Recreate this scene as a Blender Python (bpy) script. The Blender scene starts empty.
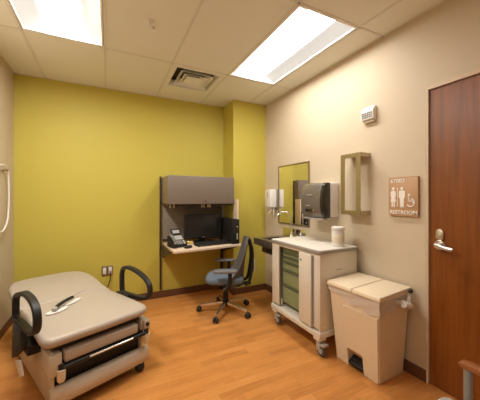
import bpy, bmesh, math, random
from mathutils import Vector, Matrix
random.seed(4)
C = bpy.context.scene.collection
R = math.radians
# ---------------------------------------------------------------- dimensions
XL, XR, YB, YP, XP, H = -.918, 2.09, 3.69, 3.34, 1.568, 2.71
YR = -1.3
DY0, DY1, DH = .205, 1.122, 2.13

# ---------------------------------------------------------------- materials
def mat(name, col, rough=.5, metal=0., bump=0., bscale=60., var=0., vscale=6., spec=.5, coat=0., trans=0., emit=None, estr=0., alpha=1.):
    m = bpy.data.materials.new(name); m.use_nodes = True
    nt = m.node_tree; b = nt.nodes['Principled BSDF']
    b.inputs['Base Color'].default_value = (*col, 1); b.inputs['Roughness'].default_value = rough
    b.inputs['Metallic'].default_value = metal; b.inputs['Specular IOR Level'].default_value = spec
    b.inputs['Coat Weight'].default_value = coat; b.inputs['Transmission Weight'].default_value = trans
    b.inputs['Alpha'].default_value = alpha
    if emit: b.inputs['Emission Color'].default_value = (*emit, 1); b.inputs['Emission Strength'].default_value = estr
    tc = nt.nodes.new('ShaderNodeTexCoord')
    if var:
        n = nt.nodes.new('ShaderNodeTexNoise'); n.inputs['Scale'].default_value = vscale; n.inputs['Detail'].default_value = 4
        nt.links.new(tc.outputs['Object'], n.inputs['Vector'])
        mx = nt.nodes.new('ShaderNodeMix'); mx.data_type = 'RGBA'
        mx.inputs['A'].default_value = (*[c*(1-var) for c in col], 1); mx.inputs['B'].default_value = (*[min(1, c*(1+var)) for c in col], 1)
        nt.links.new(n.outputs['Fac'], mx.inputs['Factor']); nt.links.new(mx.outputs['Result'], b.inputs['Base Color'])
    if bump:
        n = nt.nodes.new('ShaderNodeTexNoise'); n.inputs['Scale'].default_value = bscale; n.inputs['Detail'].default_value = 3
        nt.links.new(tc.outputs['Object'], n.inputs['Vector'])
        bp = nt.nodes.new('ShaderNodeBump'); bp.inputs['Strength'].default_value = bump; bp.inputs['Distance'].default_value = .004
        nt.links.new(n.outputs['Fac'], bp.inputs['Height']); nt.links.new(bp.outputs['Normal'], b.inputs['Normal'])
    return m

def ramp(nt, stops):
    r = nt.nodes.new('ShaderNodeValToRGB'); e = r.color_ramp.elements
    while len(e) < len(stops): e.new(.5)
    for el, (p, c) in zip(e, stops): el.position = p; el.color = (*c, 1)
    return r

def wood_floor():
    m = bpy.data.materials.new('wood_plank_floor'); m.use_nodes = True
    nt = m.node_tree; b = nt.nodes['Principled BSDF']
    tc = nt.nodes.new('ShaderNodeTexCoord')
    br = nt.nodes.new('ShaderNodeTexBrick'); br.offset = .37; br.offset_frequency = 3
    br.inputs['Color1'].default_value = (0, 0, 0, 1); br.inputs['Color2'].default_value = (1, 1, 1, 1); br.inputs['Mortar'].default_value = (.5, .5, .5, 1)
    br.inputs['Scale'].default_value = 1; br.inputs['Brick Width'].default_value = .42; br.inputs['Row Height'].default_value = .068
    br.inputs['Mortar Size'].default_value = .0006; br.inputs['Mortar Smooth'].default_value = .3; br.inputs['Bias'].default_value = 0
    nt.links.new(tc.outputs['Object'], br.inputs['Vector'])
    mp = nt.nodes.new('ShaderNodeMapping'); mp.inputs['Scale'].default_value = (2.2, 26, 1)
    nt.links.new(tc.outputs['Object'], mp.inputs['Vector'])
    n = nt.nodes.new('ShaderNodeTexNoise'); n.inputs['Scale'].default_value = 2.2; n.inputs['Detail'].default_value = 6; n.inputs['Roughness'].default_value = .6
    nt.links.new(mp.outputs['Vector'], n.inputs['Vector'])
    n2 = nt.nodes.new('ShaderNodeTexNoise'); n2.inputs['Scale'].default_value = 3.5
    nt.links.new(tc.outputs['Object'], n2.inputs['Vector'])
    a = nt.nodes.new('ShaderNodeMath'); a.operation = 'MULTIPLY'; a.inputs[1].default_value = FLOOR_VAR
    nt.links.new(br.outputs['Color'], a.inputs[0])
    b2 = nt.nodes.new('ShaderNodeMath'); b2.operation = 'MULTIPLY_ADD'; b2.inputs[1].default_value = .55
    nt.links.new(n.outputs['Fac'], b2.inputs[0]); nt.links.new(a.outputs[0], b2.inputs[2])
    c = nt.nodes.new('ShaderNodeMath'); c.operation = 'MULTIPLY_ADD'; c.inputs[1].default_value = .2
    nt.links.new(n2.outputs['Fac'], c.inputs[0]); nt.links.new(b2.outputs[0], c.inputs[2])
    r = ramp(nt, FLOOR_RAMP)
    nt.links.new(c.outputs[0], r.inputs['Fac'])
    mx = nt.nodes.new('ShaderNodeMix'); mx.data_type = 'RGBA'; mx.inputs['B'].default_value = (.16, .06, .02, 1)
    mf = nt.nodes.new('ShaderNodeMath'); mf.operation = 'MULTIPLY'; mf.inputs[1].default_value = .35
    nt.links.new(br.outputs['Fac'], mf.inputs[0]); nt.links.new(mf.outputs[0], mx.inputs['Factor'])
    nt.links.new(r.outputs['Color'], mx.inputs['A']); nt.links.new(mx.outputs['Result'], b.inputs['Base Color'])
    b.inputs['Roughness'].default_value = .34; b.inputs['Specular IOR Level'].default_value = .4
    return m

def door_wood():
    m = bpy.data.materials.new('cherry_wood_veneer'); m.use_nodes = True
    nt = m.node_tree; b = nt.nodes['Principled BSDF']
    tc = nt.nodes.new('ShaderNodeTexCoord'); mp = nt.nodes.new('ShaderNodeMapping'); mp.inputs['Scale'].default_value = (20, 20, 1.2)
    nt.links.new(tc.outputs['Object'], mp.inputs['Vector'])
    n = nt.nodes.new('ShaderNodeTexNoise'); n.inputs['Scale'].default_value = 1.6; n.inputs['Detail'].default_value = 7; n.inputs['Distortion'].default_value = .5
    nt.links.new(mp.outputs['Vector'], n.inputs['Vector'])
    r = ramp(nt, [(.3, DOOR_A), (.7, DOOR_B)])
    nt.links.new(n.outputs['Fac'], r.inputs['Fac']); nt.links.new(r.outputs['Color'], b.inputs['Base Color'])
    b.inputs['Roughness'].default_value = .36
    return m

FLOOR_VAR = .24
FLOOR_RAMP = [(.2, (.40, .145, .032)), (.5, (.61, .25, .062)), (.85, (.76, .35, .11))]
DOOR_A = (.16, .040, .002); DOOR_B = (.255, .072, .004)
M = {
 'green': mat('olive_green_paint', (.555, .463, .078), .55, bump=.06, bscale=300, spec=.35),
 'cream': mat('cream_wall_paint', (.60, .495, .36), .6, bump=.06, bscale=300, spec=.35),
 'ceil': mat('ceiling_tile', (.815, .81, .745), .85, bump=.1, bscale=250, spec=.2),
 'grid': mat('ceiling_grid', (.72, .69, .62), .6),
 'floor': wood_floor(),
 'base': mat('brown_vinyl_base', (.14, .06, .026), .45),
 'door': door_wood(),
 'frame_paint': mat('beige_frame_paint', (.62, .48, .34), .4),
 'chrome': mat('brushed_steel', (.62, .58, .53), .28, 1.),
 'polished': mat('polished_chrome', (.78, .75, .7), .12, 1.),
 'alu': mat('polished_aluminium', (.9, .88, .85), .25, .95),
 'white': mat('white_plastic', (.78, .74, .68), .4),
 'offwhite': mat('ivory_plastic', (.72, .635, .50), .45),
 'tan_vinyl': mat('tan_vinyl_upholstery', (.46, .385, .31), .42, bump=.05, bscale=400),
 'tan_paint': mat('tan_enamel', (.57, .485, .38), .4),
 'black': mat('black_plastic', (.016, .014, .012), .5, spec=.35),
 'blackrub': mat('black_rubber', (.022, .02, .018), .6),
 'dark': mat('dark_brown_metal', (.05, .032, .022), .45),
 'cabinet': mat('taupe_enamel', (.19, .15, .115), .42, bump=.03, bscale=300),
 'cabside': mat('taupe_enamel_side', (.22, .165, .11), .5),
 'tack': mat('grey_fabric_tackboard', (.27, .225, .18), .9, bump=.2, bscale=500, var=.08, vscale=300),
 'desk': mat('pale_laminate', (.72, .56, .41), .4),
 'screen': mat('black_screen', (.012, .011, .010), .2),
 'greyp': mat('grey_plastic', (.17, .16, .15), .5),
 'ltgrey': mat('light_grey_plastic', (.42, .40, .37), .5),
 'tyre': mat('grey_tyre', (.07, .065, .06), .5),
 'bluefab': mat('slate_blue_fabric', (.14, .18, .225), .9, bump=.3, bscale=600, var=.1, vscale=200),
 'mesh': mat('grey_mesh_fabric', (.115, .105, .095), .9, bump=.4, bscale=700),
 'greend': mat('sage_green_enamel', (.26, .305, .15), .45),
 'cart': mat('cart_white_enamel', (.74, .68, .57), .42),
 'carttop': mat('cart_top_laminate', (.82, .76, .68), .35),
 'edge': mat('grey_edge_band', (.33, .30, .26), .5),
 'bin': mat('beige_bin_plastic', (.80, .66, .47), .45, bump=.03, bscale=200),
 'liner': mat('translucent_white_liner', (.80, .73, .65), .35, alpha=.75),
 'steel': mat('stainless_steel', (.48, .45, .41), .3, 1.),
 'darksteel': mat('dark_shaded_steel', (.15, .125, .095), .4, .6),  # steel darkened to hold the sink apron's shade; also on drawer pulls
 'mirror': mat('mirror_glass', (.93, .93, .92), .01, 1.),
 'mframe': mat('mirror_frame_steel', (.40, .33, .25), .3, 1.),
 'brass': mat('antique_brass', (.46, .385, .25), .36, 1.),
 'smoke': mat('smoke_grey_cover', (.15, .125, .10), .25, coat=.4),
 'smokedk': mat('smoke_dark_window', (.022, .018, .015), .12, coat=.5),
 'sign': mat('tan_sign_plastic', (.50, .30, .155), .45),
 'signwhite': mat('raised_white_lettering', (.85, .80, .74), .5),
 'armwood': mat('cherry_arm_wood', (.30, .10, .032), .3, var=.2, vscale=25),
 'legmetal': mat('grey_powder_metal', (.30, .28, .25), .4, .3),
 'yellow': mat('yellow_paper', (.62, .46, .12), .7),
 'lens': mat('fixture_lens', (.9, .9, .9), .5, emit=(1, .985, .94), estr=20.),
 'lens_right': mat('fixture_lens_right', (.9, .9, .9), .5, emit=(1, .985, .94), estr=11.5),
 'lens_fill': mat('fixture_lens_fill', (.9, .9, .9), .5, emit=(1, .985, .94), estr=4.5),
 'lens_side': mat('fixture_side_lens', (.10, .095, .09), .5, emit=(1, .93, .84), estr=.27),
 'reflector': mat('fixture_white_enamel', (.85, .82, .76), .4),
 'darkvoid': mat('dark_duct', (.07, .06, .048), .8),
}
# ---------------------------------------------------------------- mesh helpers
class MB:
    def __init__(self): self.bm = bmesh.new()
    def _merge(self, tmp, mtx=None):
        me = bpy.data.meshes.new('t')
        if mtx is not None: tmp.transform(mtx)
        tmp.to_mesh(me); tmp.free(); self.bm.from_mesh(me); bpy.data.meshes.remove(me)
    def box(self, x0, x1, y0, y1, z0, z1, bev=0., seg=2, mtx=None):
        t = bmesh.new()
        v = [t.verts.new(p) for p in [(x0,y0,z0),(x1,y0,z0),(x1,y1,z0),(x0,y1,z0),(x0,y0,z1),(x1,y0,z1),(x1,y1,z1),(x0,y1,z1)]]
        for f in [(3,2,1,0),(4,5,6,7),(0,1,5,4),(1,2,6,5),(2,3,7,6),(3,0,4,7)]: t.faces.new([v[i] for i in f])
        if bev: bmesh.ops.bevel(t, geom=t.edges[:], offset=bev, segments=seg, profile=.5, affect='EDGES', clamp_overlap=True)
        self._merge(t, mtx); return self
    def prism(self, pts, h0, h1, axis='z', bev=0., seg=2, mtx=None):
        t = bmesh.new()
        def P(a, b, h): return (a, b, h) if axis == 'z' else ((a, h, b) if axis == 'y' else (h, a, b))
        lo = [t.verts.new(P(a, b, h0)) for a, b in pts]; hi = [t.verts.new(P(a, b, h1)) for a, b in pts]
        n = len(pts)
        t.faces.new(lo[::-1]); t.faces.new(hi)
        for i in range(n): t.faces.new([lo[i], lo[(i+1) % n], hi[(i+1) % n], hi[i]])
        bmesh.ops.recalc_face_normals(t, faces=t.faces[:])
        if bev:
            ed = [e for f in t.faces if len(f.verts) == n for e in f.edges] if n > 4 else t.edges[:]
            bmesh.ops.bevel(t, geom=list(set(ed)), offset=bev, segments=seg, profile=.5, affect='EDGES', clamp_overlap=True)
        self._merge(t, mtx); return self
    def hexa(self, lo, hi, bev=0., seg=2, mtx=None):       # 4 lower and 4 upper corners
        t = bmesh.new(); a = [t.verts.new(p) for p in lo]; b = [t.verts.new(p) for p in hi]
        t.faces.new(a[::-1]); t.faces.new(b)
        for i in range(4): t.faces.new([a[i], a[(i+1) % 4], b[(i+1) % 4], b[i]])
        bmesh.ops.recalc_face_normals(t, faces=t.faces[:])
        if bev: bmesh.ops.bevel(t, geom=t.edges[:], offset=bev, segments=seg, profile=.5, affect='EDGES', clamp_overlap=True)
        self._merge(t, mtx); return self
    def cyl(self, p0, p1, r0, r1=None, n=20, bev=0.):
        r1 = r0 if r1 is None else r1
        p0, p1 = Vector(p0), Vector(p1); d = p1-p0; L = d.length
        prof = [(0, 0), (r0, 0), (r1, L), (0, L)] if not bev else [(0, 0), (r0-bev, 0), (r0, bev), (r1, L-bev), (r1-bev, L), (0, L)]
        return self.lathe(prof, n, Matrix.Translation(p0) @ d.to_track_quat('Z', 'Y').to_matrix().to_4x4())
    def lathe(self, prof, n=24, mtx=None):
        t = bmesh.new(); rings = []
        for r, z in prof:
            rings.append([t.verts.new((0, 0, z))] if r < 1e-6 else [t.verts.new((r*math.cos(2*math.pi*i/n), r*math.sin(2*math.pi*i/n), z)) for i in range(n)])
        for a, b in zip(rings, rings[1:]):
            if len(a) == 1 and len(b) == 1: continue
            for i in range(n):
                j = (i+1) % n
                if len(a) == 1: t.faces.new([a[0], b[j], b[i]])
                elif len(b) == 1: t.faces.new([a[i], a[j], b[0]])
                else: t.faces.new([a[i], a[j], b[j], b[i]])
        bmesh.ops.recalc_face_normals(t, faces=t.faces[:])
        self._merge(t, mtx); return self
    def tube(self, pts, r, n=10, closed=False, ry=None, up=None, smooth=0):
        """sweep an ellipse (r across, ry along up) along pts"""
        pts = [Vector(p) for p in pts]
        for _ in range(smooth):
            q = []
            m = len(pts)
            rng = range(m) if closed else range(m-1)
            if not closed: q.append(pts[0])
            for i in rng:
                a, b = pts[i], pts[(i+1) % m]; q += [a*.75+b*.25, a*.25+b*.75]
            if not closed: q.append(pts[-1])
            pts = q
        ry = r if ry is None else ry
        t = bmesh.new(); m = len(pts); rings = []; ref = Vector(up) if up else None
        side = None
        for i, p in enumerate(pts):
            a = pts[(i-1) % m] if (closed or i) else p; b = pts[(i+1) % m] if (closed or i < m-1) else p
            tg = (b-a).normalized()
            if ref is not None: s = tg.cross(ref)
            else:
                if side is None: side = tg.orthogonal()
                s = side - tg*side.dot(tg)
            s.normalize(); side = s; u = s.cross(tg).normalized()
            rings.append([t.verts.new(p + s*(r*math.cos(2*math.pi*k/n)) + u*(ry*math.sin(2*math.pi*k/n))) for k in range(n)])
        prs = list(zip(rings, rings[1:])) + ([(rings[-1], rings[0])] if closed else [])
        for a, b in prs:
            for k in range(n): t.faces.new([a[k], a[(k+1) % n], b[(k+1) % n], b[k]])
        if not closed: t.faces.new(rings[0][::-1]); t.faces.new(rings[-1])
        bmesh.ops.recalc_face_normals(t, faces=t.faces[:])
        self._merge(t); return self
    def band(self, pts, w, th, axis, closed=True, smooth=2):
        """flat strap swept along pts: w wide along `axis`, th thick"""
        ax = Vector(axis).normalized(); pts = [Vector(p) for p in pts]
        for _ in range(smooth):
            q = []; m = len(pts)
            if not closed: q.append(pts[0])
            for i in (range(m) if closed else range(m-1)):
                a, b = pts[i], pts[(i+1) % m]; q += [a*.75+b*.25, a*.25+b*.75]
            if not closed: q.append(pts[-1])
            pts = q
        t = bmesh.new(); m = len(pts); rings = []
        sec = [(-.5,-.3),(-.38,-.5),(.38,-.5),(.5,-.3),(.5,.3),(.38,.5),(-.38,.5),(-.5,.3)]
        for i, p in enumerate(pts):
            a = pts[(i-1) % m] if (closed or i) else p; b = pts[(i+1) % m] if (closed or i < m-1) else p
            tg = (b-a).normalized(); nn = tg.cross(ax).normalized()
            rings.append([t.verts.new(p + ax*(w*s) + nn*(th*k)) for s, k in sec])
        prs = list(zip(rings, rings[1:])) + ([(rings[-1], rings[0])] if closed else [])
        for a, b in prs:
            for k in range(8): t.faces.new([a[k], a[(k+1) % 8], b[(k+1) % 8], b[k]])
        if not closed: t.faces.new(rings[0][::-1]); t.faces.new(rings[-1])
        bmesh.ops.recalc_face_normals(t, faces=t.faces[:])
        self._merge(t); return self
    def pad(self, outline, zt, thick, rad=.03, zf=None, seg=4):
        """upholstered slab with a rounded rim following a counter-clockwise outline"""
        n = len(outline); P = [Vector((a, b)) for a, b in outline]
        nrm = []
        for i in range(n):
            d = (P[(i+1) % n]-P[i-1]).normalized(); nrm.append(Vector((d.y, -d.x)))
        lev = []
        for k in range(seg+1):
            a = math.pi/2*k/seg; lev.append((rad*(1-math.sin(a)), zt-thick+rad*(1-math.cos(a))))
        lev += [(rad*(1-math.cos(math.pi/2*k/seg)), zt-rad+rad*math.sin(math.pi/2*k/seg)) for k in range(seg+1)]
        t = bmesh.new(); rings = []
        for ins, z in lev:
            rings.append([t.verts.new((p.x-q.x*ins, p.y-q.y*ins, z + (zf(p.x, p.y) if zf else 0))) for p, q in zip(P, nrm)])
        for a, b in zip(rings, rings[1:]):
            for i in range(n): t.faces.new([a[i], a[(i+1) % n], b[(i+1) % n], b[i]])
        t.faces.new(rings[0][::-1]); top = t.faces.new(rings[-1])
        bmesh.ops.recalc_face_normals(t, faces=t.faces[:])
        bmesh.ops.triangulate(t, faces=[f for f in t.faces if len(f.verts) > 4])
        self._merge(t); return self
    def add(self, other, mtx):
        me = bpy.data.meshes.new('t'); b = other.bm.copy(); b.transform(mtx); b.to_mesh(me); b.free(); self.bm.from_mesh(me); bpy.data.meshes.remove(me); return self
    def build(self, name, m, parent=None, smooth=True, loc=None):
        me = bpy.data.meshes.new(name)
        if smooth:
            for f in self.bm.faces: f.smooth = True
            for e in self.bm.edges:
                if len(e.link_faces) == 2 and e.calc_face_angle(0) > R(38): e.smooth = False
        self.bm.to_mesh(me); self.bm.free()
        me.materials.append(M[m] if isinstance(m, str) else m)
        o = bpy.data.objects.new(name, me); C.objects.link(o)
        if parent: o.parent = parent
        if loc: o.location = loc
        return o
def tag(o, label=None, cat=None, group=None, kind=None):
    if label: o['label'] = label
    if cat: o['category'] = cat
    if group: o['group'] = group
    if kind: o['kind'] = kind
    return o
def thing(name, label, cat, loc=(0, 0, 0), rz=0., group=None):
    o = bpy.data.objects.new(name, None); C.objects.link(o); o.location = loc; o.rotation_euler = (0, 0, rz)
    o.empty_display_size = .1
    return tag(o, label, cat, group)
def struct(name, mb, m, parent=None, smooth=False):
    return tag(mb.build(name, m, parent, smooth), kind='structure')
def rrect(x0, x1, y0, y1, r, n=5):
    out = []
    for cx, cy, a0 in ((x1-r, y0+r, -90), (x1-r, y1-r, 0), (x0+r, y1-r, 90), (x0+r, y0+r, 180)):
        for k in range(n+1):
            a = R(a0+90*k/n); out.append((cx+r*math.cos(a), cy+r*math.sin(a)))
    return out

# ---------------------------------------------------------------- room shell
struct('floor', MB().box(XL-.1, XR+.1, YR-.1, YB+.1, -.1, 0), 'floor')
struct('wall_back', MB().box(XL-.1, XR+.1, YB, YB+.1, 0, H+.15), 'green')
struct('wall_chase', MB().box(XP, XR, YP, YB, 0, H), 'green')
struct('wall_left', MB().box(XL-.1, XL, YR-.1, YB, 0, H+.15), 'cream')
w = MB().box(XR, XR+.1, DY1+.02, YB, 0, H+.15); w.box(XR, XR+.1, YR, DY0-.02, 0, H+.15); w.box(XR, XR+.1, DY0-.02, DY1+.02, DH+.02, H+.15)
struct('wall_right', w, 'cream')
struct('wall_rear', MB().box(XL, XR+.1, YR-.1, YR, 0, H+.15), 'cream')
# ceiling tiles with openings for the two fixtures, the added fill panel and the air diffuser
GX = [-.629 + .61*k for k in range(-1, 6)]; GY = [-.96-1.22, -.96, .26, 1.48, 2.70, 3.92]
FIX = [(-.629, -.019, 1.48, 2.70), (1.201, 1.811, 1.48, 2.70)]
VENT = (.625, 1.155, 2.735, 3.255)
FILL_FIX = [(-.629, -.019, -.96, .26)]  # unseen panel added behind the camera as fill light
holes = FIX + FILL_FIX + [VENT]
xs = sorted(set([XL, XR] + [a for h_ in holes for a in h_[:2]])); ys = sorted(set([YR, YB] + [a for h_ in holes for a in h_[2:]]))
c = MB()
for x0, x1 in zip(xs, xs[1:]):
    for y0, y1 in zip(ys, ys[1:]):
        mx_, my_ = (x0+x1)/2, (y0+y1)/2
        if any(h_[0] < mx_ < h_[1] and h_[2] < my_ < h_[3] for h_ in holes): continue
        c.box(x0, x1, y0, y1, H, H+.02)
struct('ceiling', c, 'ceil')
g = MB()
for x in GX:
    if XL < x < XR: g.box(x-.009, x+.009, YR, YB, H-.004, H+.001)
for y in GY:
    if YR < y < YB: g.box(XL, XR, y-.009, y+.009, H-.004, H+.001)
g.box(XL, XL+.018, YR, YB, H-.004, H); g.box(XR-.018, XR, YR, YP, H-.004, H); g.box(XL, XP, YB-.018, YB, H-.004, H)
g.box(XP, XR, YP-.018, YP, H-.004, H); g.box(XP-.018, XP, YP, YB, H-.004, H)
struct('trim_1', g, 'grid')
# baseboards
BH, BT = .092, .008
def bboard(name, x0, x1, y0, y1): struct(name, MB().box(x0, x1, y0, y1, 0, BH, .003), 'base')
bboard('baseboard_back', XL, XP, YB-BT, YB); bboard('baseboard_left', XL, XL+BT, YR, YB-BT)
bboard('baseboard_right', XR-BT, XR, DY1+.018, YP-BT); bboard('baseboard_chase', XP, XR, YP-BT, YP)
bboard('baseboard_chase_side', XP-BT, XP, YP-BT, YB-BT)
# door
fr = MB()
for y0, y1 in ((DY1, DY1+.016), (DY0-.016, DY0)): fr.box(XR-.006, XR+.1, y0, y1, 0, DH+.03, .002)
fr.box(XR-.006, XR+.1, DY0, DY1, DH, DH+.03, .002)
fr.box(XR+.056, XR+.07, DY1-.014, DY1, 0, DH); fr.box(XR+.056, XR+.07, DY0, DY0+.014, 0, DH); fr.box(XR+.056, XR+.07, DY0+.014, DY1-.014, DH-.014, DH)
struct('trim_2', fr, 'frame_paint')
dl = struct('door_1', MB().box(XR+.008, XR+.052, DY0+.003, DY1-.004, .008, DH-.004, .002), 'door')
xf = XR+.008; hy, hz = 1.052, 1.018
lk = MB(); lk.prism([(hy+.025*math.cos(a), hz+.072 + (.018 if math.sin(a) > 0 else -.018)+.022*math.sin(a)) for a in [2*math.pi*k/24 for k in range(24)]], xf-.012, xf, 'x', .003)
lk.cyl((xf-.018, hy, hz+.063), (xf-.01, hy, hz+.063), .009)
o = lk.build('deadlock_plate', 'chrome', dl); o['label'] = 'oval brushed steel lock plate'
rs = MB().cyl((xf-.014, hy, hz), (xf, hy, hz), .036, bev=.004).cyl((xf-.045, hy, hz), (xf-.012, hy, hz), .02)
rs.build('handle_rose', 'chrome', dl)
lv = MB().tube([(xf-.046, hy+.01, hz), (xf-.055, hy-.02, hz-.002), (xf-.056, hy-.06, hz-.012), (xf-.056, hy-.10, hz-.016)], .010, 12, ry=.014, up=(0, 0, 1), smooth=2)
lv.build('lever_handle', 'chrome', dl)

# ---------------------------------------------------------------- ceiling fixtures
def fixture(x0, x1, y0, y1, label, lens='lens'):
    cx, cy = (x0+x1)/2, (y0+y1)/2
    t = thing('ceiling_light', label, 'ceiling light', (cx, cy, H), 0, 'recessed ceiling light panels')
    W, L = (x1-x0)/2-.013, (y1-y0)/2-.013
    h = MB()
    for s in (-1, 1):
        h.box(*sorted((s*W, s*(W-.003))), -L, L, -.001, .1)
        h.box(-W+.003, W-.003, *sorted((s*L, s*(L-.003))), -.001, .1)
    h.box(-W, W, -L, L, .1, .104); h.build('housing', 'reflector', t)
    f = MB(); fw = .014
    for s in (-1, 1):
        f.box(*sorted((s*(W-.003), s*(W-fw))), -L+.003, L-.003, .0, .008); f.box(-W+fw, W-fw, *sorted((s*(L-.003), s*(L-fw))), .0, .008)
    f.build('frame', 'reflector', t)
    # curved side lenses rising from the frame to the bright middle lens
    yl = L-.016
    for s in (-1, 1):
        m = MB(); bm = m.bm; N = 8; row = []
        for k in range(N+1):
            u = k/N; x = s*((W-.016)*(1-u) + .135*u); z = .012 + .05*math.sin(u*math.pi/2)
            row.append((bm.verts.new((x, -yl, z)), bm.verts.new((x, yl, z))))
        for a, b in zip(row, row[1:]): bm.faces.new([a[0], b[0], b[1], a[1]] if s < 0 else [a[0], a[1], b[1], b[0]])
        m.build('side_lens', 'lens_side', t)
    m = MB(); bm = m.bm; N = 10; row = []
    for k in range(N+1):
        u = -1+2*k/N; x = .133*u; z = .056 - .02*(1-u*u)
        row.append((bm.verts.new((x, -yl, z)), bm.verts.new((x, yl, z))))
    for a, b in zip(row, row[1:]): bm.faces.new([a[0], b[0], b[1], a[1]])
    m.build('lens', lens, t)
    return t
fixture(*FIX[0], 'recessed light panel cut off by the top left of the photo, above the exam table')
fixture(*FIX[1], 'long recessed light panel beside the right wall, above the cart and mirror', 'lens_right')


fixture(*FILL_FIX[0], 'added recessed light panel, unseen behind the camera, brightening the near side of the room', 'lens_fill')  # added out of view to light the near side of the room

# square cone air diffuser
vx, vy = (VENT[0]+VENT[1])/2, (VENT[2]+VENT[3])/2; vw = (VENT[1]-VENT[0])/2
t = thing('ceiling_vent', 'square stepped air vent in the ceiling above the wall cabinet', 'air vent', (vx, vy, H))
def sqring(w0, z0, w1, z1, th=.006):
    m = MB(); bm = m.bm
    A = [bm.verts.new((sx*w0, sy*w0, z0)) for sx, sy in ((-1,-1),(1,-1),(1,1),(-1,1))]
    B = [bm.verts.new((sx*w1, sy*w1, z1)) for sx, sy in ((-1,-1),(1,-1),(1,1),(-1,1))]
    A2 = [bm.verts.new((sx*w0, sy*w0, z0+th)) for sx, sy in ((-1,-1),(1,-1),(1,1),(-1,1))]
    B2 = [bm.verts.new((sx*w1, sy*w1, z1+th)) for sx, sy in ((-1,-1),(1,-1),(1,1),(-1,1))]
    for i in range(4):
        j = (i+1) % 4
        bm.faces.new([A[i], B[i], B[j], A[j]]); bm.faces.new([A2[i], A2[j], B2[j], B2[i]])
        bm.faces.new([A[i], A[j], A2[j], A2[i]]); bm.faces.new([B[i], B2[i], B2[j], B[j]])
    bmesh.ops.recalc_face_normals(bm, faces=bm.faces[:])
    return m
sqring(vw, -.006, vw-.028, -.006).build('frame', 'ceil', t)
sqring(vw-.024, -.008, vw-.05, .05).build('louver', 'ceil', t)
sqring(vw-.080, -.014, vw-.14, .045).build('louver', 'ceil', t)
sqring(vw-.130, -.016, vw-.19, .022).build('louver', 'ceil', t)
MB().box(-vw+.172, vw-.172, -vw+.172, vw-.172, -.016, -.008, .003).build('core_plate', 'ceil', t)
MB().box(-vw+.002, vw-.002, -vw+.002, vw-.002, .09, .1).build('duct', 'darkvoid', t)
d = MB()
for s in (-1, 1):
    d.box(*sorted((s*(vw-.002), s*(vw-.008))), -vw+.002, vw-.002, .0, .09); d.box(-vw+.008, vw-.008, *sorted((s*(vw-.002), s*(vw-.008))), .0, .09)
d.build('plenum', 'darkvoid', t)

t = thing('ceiling_hook', 'small white hook fixed to the ceiling between the two light panels', 'hook', (.29, 2.13, H))
MB().lathe([(0, 0), (.026, 0), (.026, -.008), (.016, -.014), (0, -.014)], 20).build('base', 'white', t)
MB().tube([(0, 0, -.008), (0, 0, -.03), (.012, .01, -.046), (.035, .02, -.05), (.036, .024, -.022)], .008, 8, smooth=2).build('hook_arm', 'white', t)

# ---------------------------------------------------------------- exam table
TH = R(23.5); TO = Vector((-.02, 2.05, 0))
def tl(u, v, z=0): return (TO.x+u*math.cos(TH)-v*math.sin(TH), TO.y+u*math.sin(TH)+v*math.cos(TH), z)
et = thing('exam_table', 'tan padded medical exam table with black side grab rails by the left wall', 'exam table', TO, TH)
ZT = .5
seat = [(-.30, -.012), (.0, -.02), (.27, -.012), (.315, .0), (.342, .03), (.352, .08), (.348, .22), (.335, .42), (.325, .6), (.325, .70),
        (-.325, .70), (-.33, .5), (-.345, .25), (-.352, .08), (-.345, .03), (-.325, .0)]
MB().pad(seat, ZT, .06, .027).build('seat_cushion', 'tan_vinyl', et)
def rise(u, v): return max(0, v-.70)*.085
back = [(.325, .706), (.332, .8), (.346, .95), (.352, 1.08), (.345, 1.2), (.315, 1.29), (.26, 1.345), (.18, 1.375), (.0, 1.385),
        (-.18, 1.375), (-.26, 1.345), (-.295, 1.29), (-.318, 1.2), (-.325, 1.08), (-.325, .95), (-.325, .8), (-.325, .706)]
MB().pad(back, ZT, .06, .027, rise).build('back_cushion', 'tan_vinyl', et)
b = MB()
b.hexa([(-.30, .16, .05), (.30, .16, .05), (.30, 1.02, .05), (-.30, 1.02, .05)], [(-.30, .16, .405), (.30, .16, .405), (.30, 1.16, .405), (-.30, 1.16, .405)], .012)
b.build('base', 'tan_paint', et)
for s in (-1, 1):
    sp = MB().prism([(.02, .055), (.16, .055), (.16, .40), (.02, .40)], *sorted((s*.30, s*.285)), 'x', .004)
    sp.build('side_panel', 'tan_paint', et)
MB().box(-.28, .28, .04, 1.1, .404, .4395).build('cushion_support', 'black', et)
# side boxes
MB().box(-.318, -.25, -.002, .15, .262, .396, .008).build('side_box', 'tan_paint', et)
MB().box(.302, .352, -.002, .12, .315, .395, .008).build('side_box', 'tan_paint', et)
MB().cyl((.327, -.01, .365), (.327, .0, .365), .014).build('knob', 'black', et)
# pull-out leg rest
MB().box(-.238, .252, -.004, .155, .324, .394, .014, 3).build('leg_rest', 'tan_vinyl', et)
MB().box(-.235, .30, .014, .155, .296, .322).build('leg_rest_tray', 'black', et)
MB().cyl((-.25, -.006, .303), (.325, -.006, .303), .015).build('roller_bar', 'black', et)
MB().cyl((-.10, -.021, .311), (.20, -.021, .311), .0065).build('chrome_bar', 'alu', et)
MB().box(-.284, .284, .06, .158, .06, .294).build('drawer_cavity', 'black', et)
for u in (-.255, .318):
    st = MB().lathe([(0, -.012), (.017, -.012), (.023, .0), (.025, .05), (.027, .066), (0, .066)], 18, Matrix.Translation((u, .0, .232)))
    s_ = st.build('stirrup_cap', 'offwhite', et)
    MB().cyl((u, 0, .295), (u, 0, .33), .018).build('stirrup_joint', 'black', s_)
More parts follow.
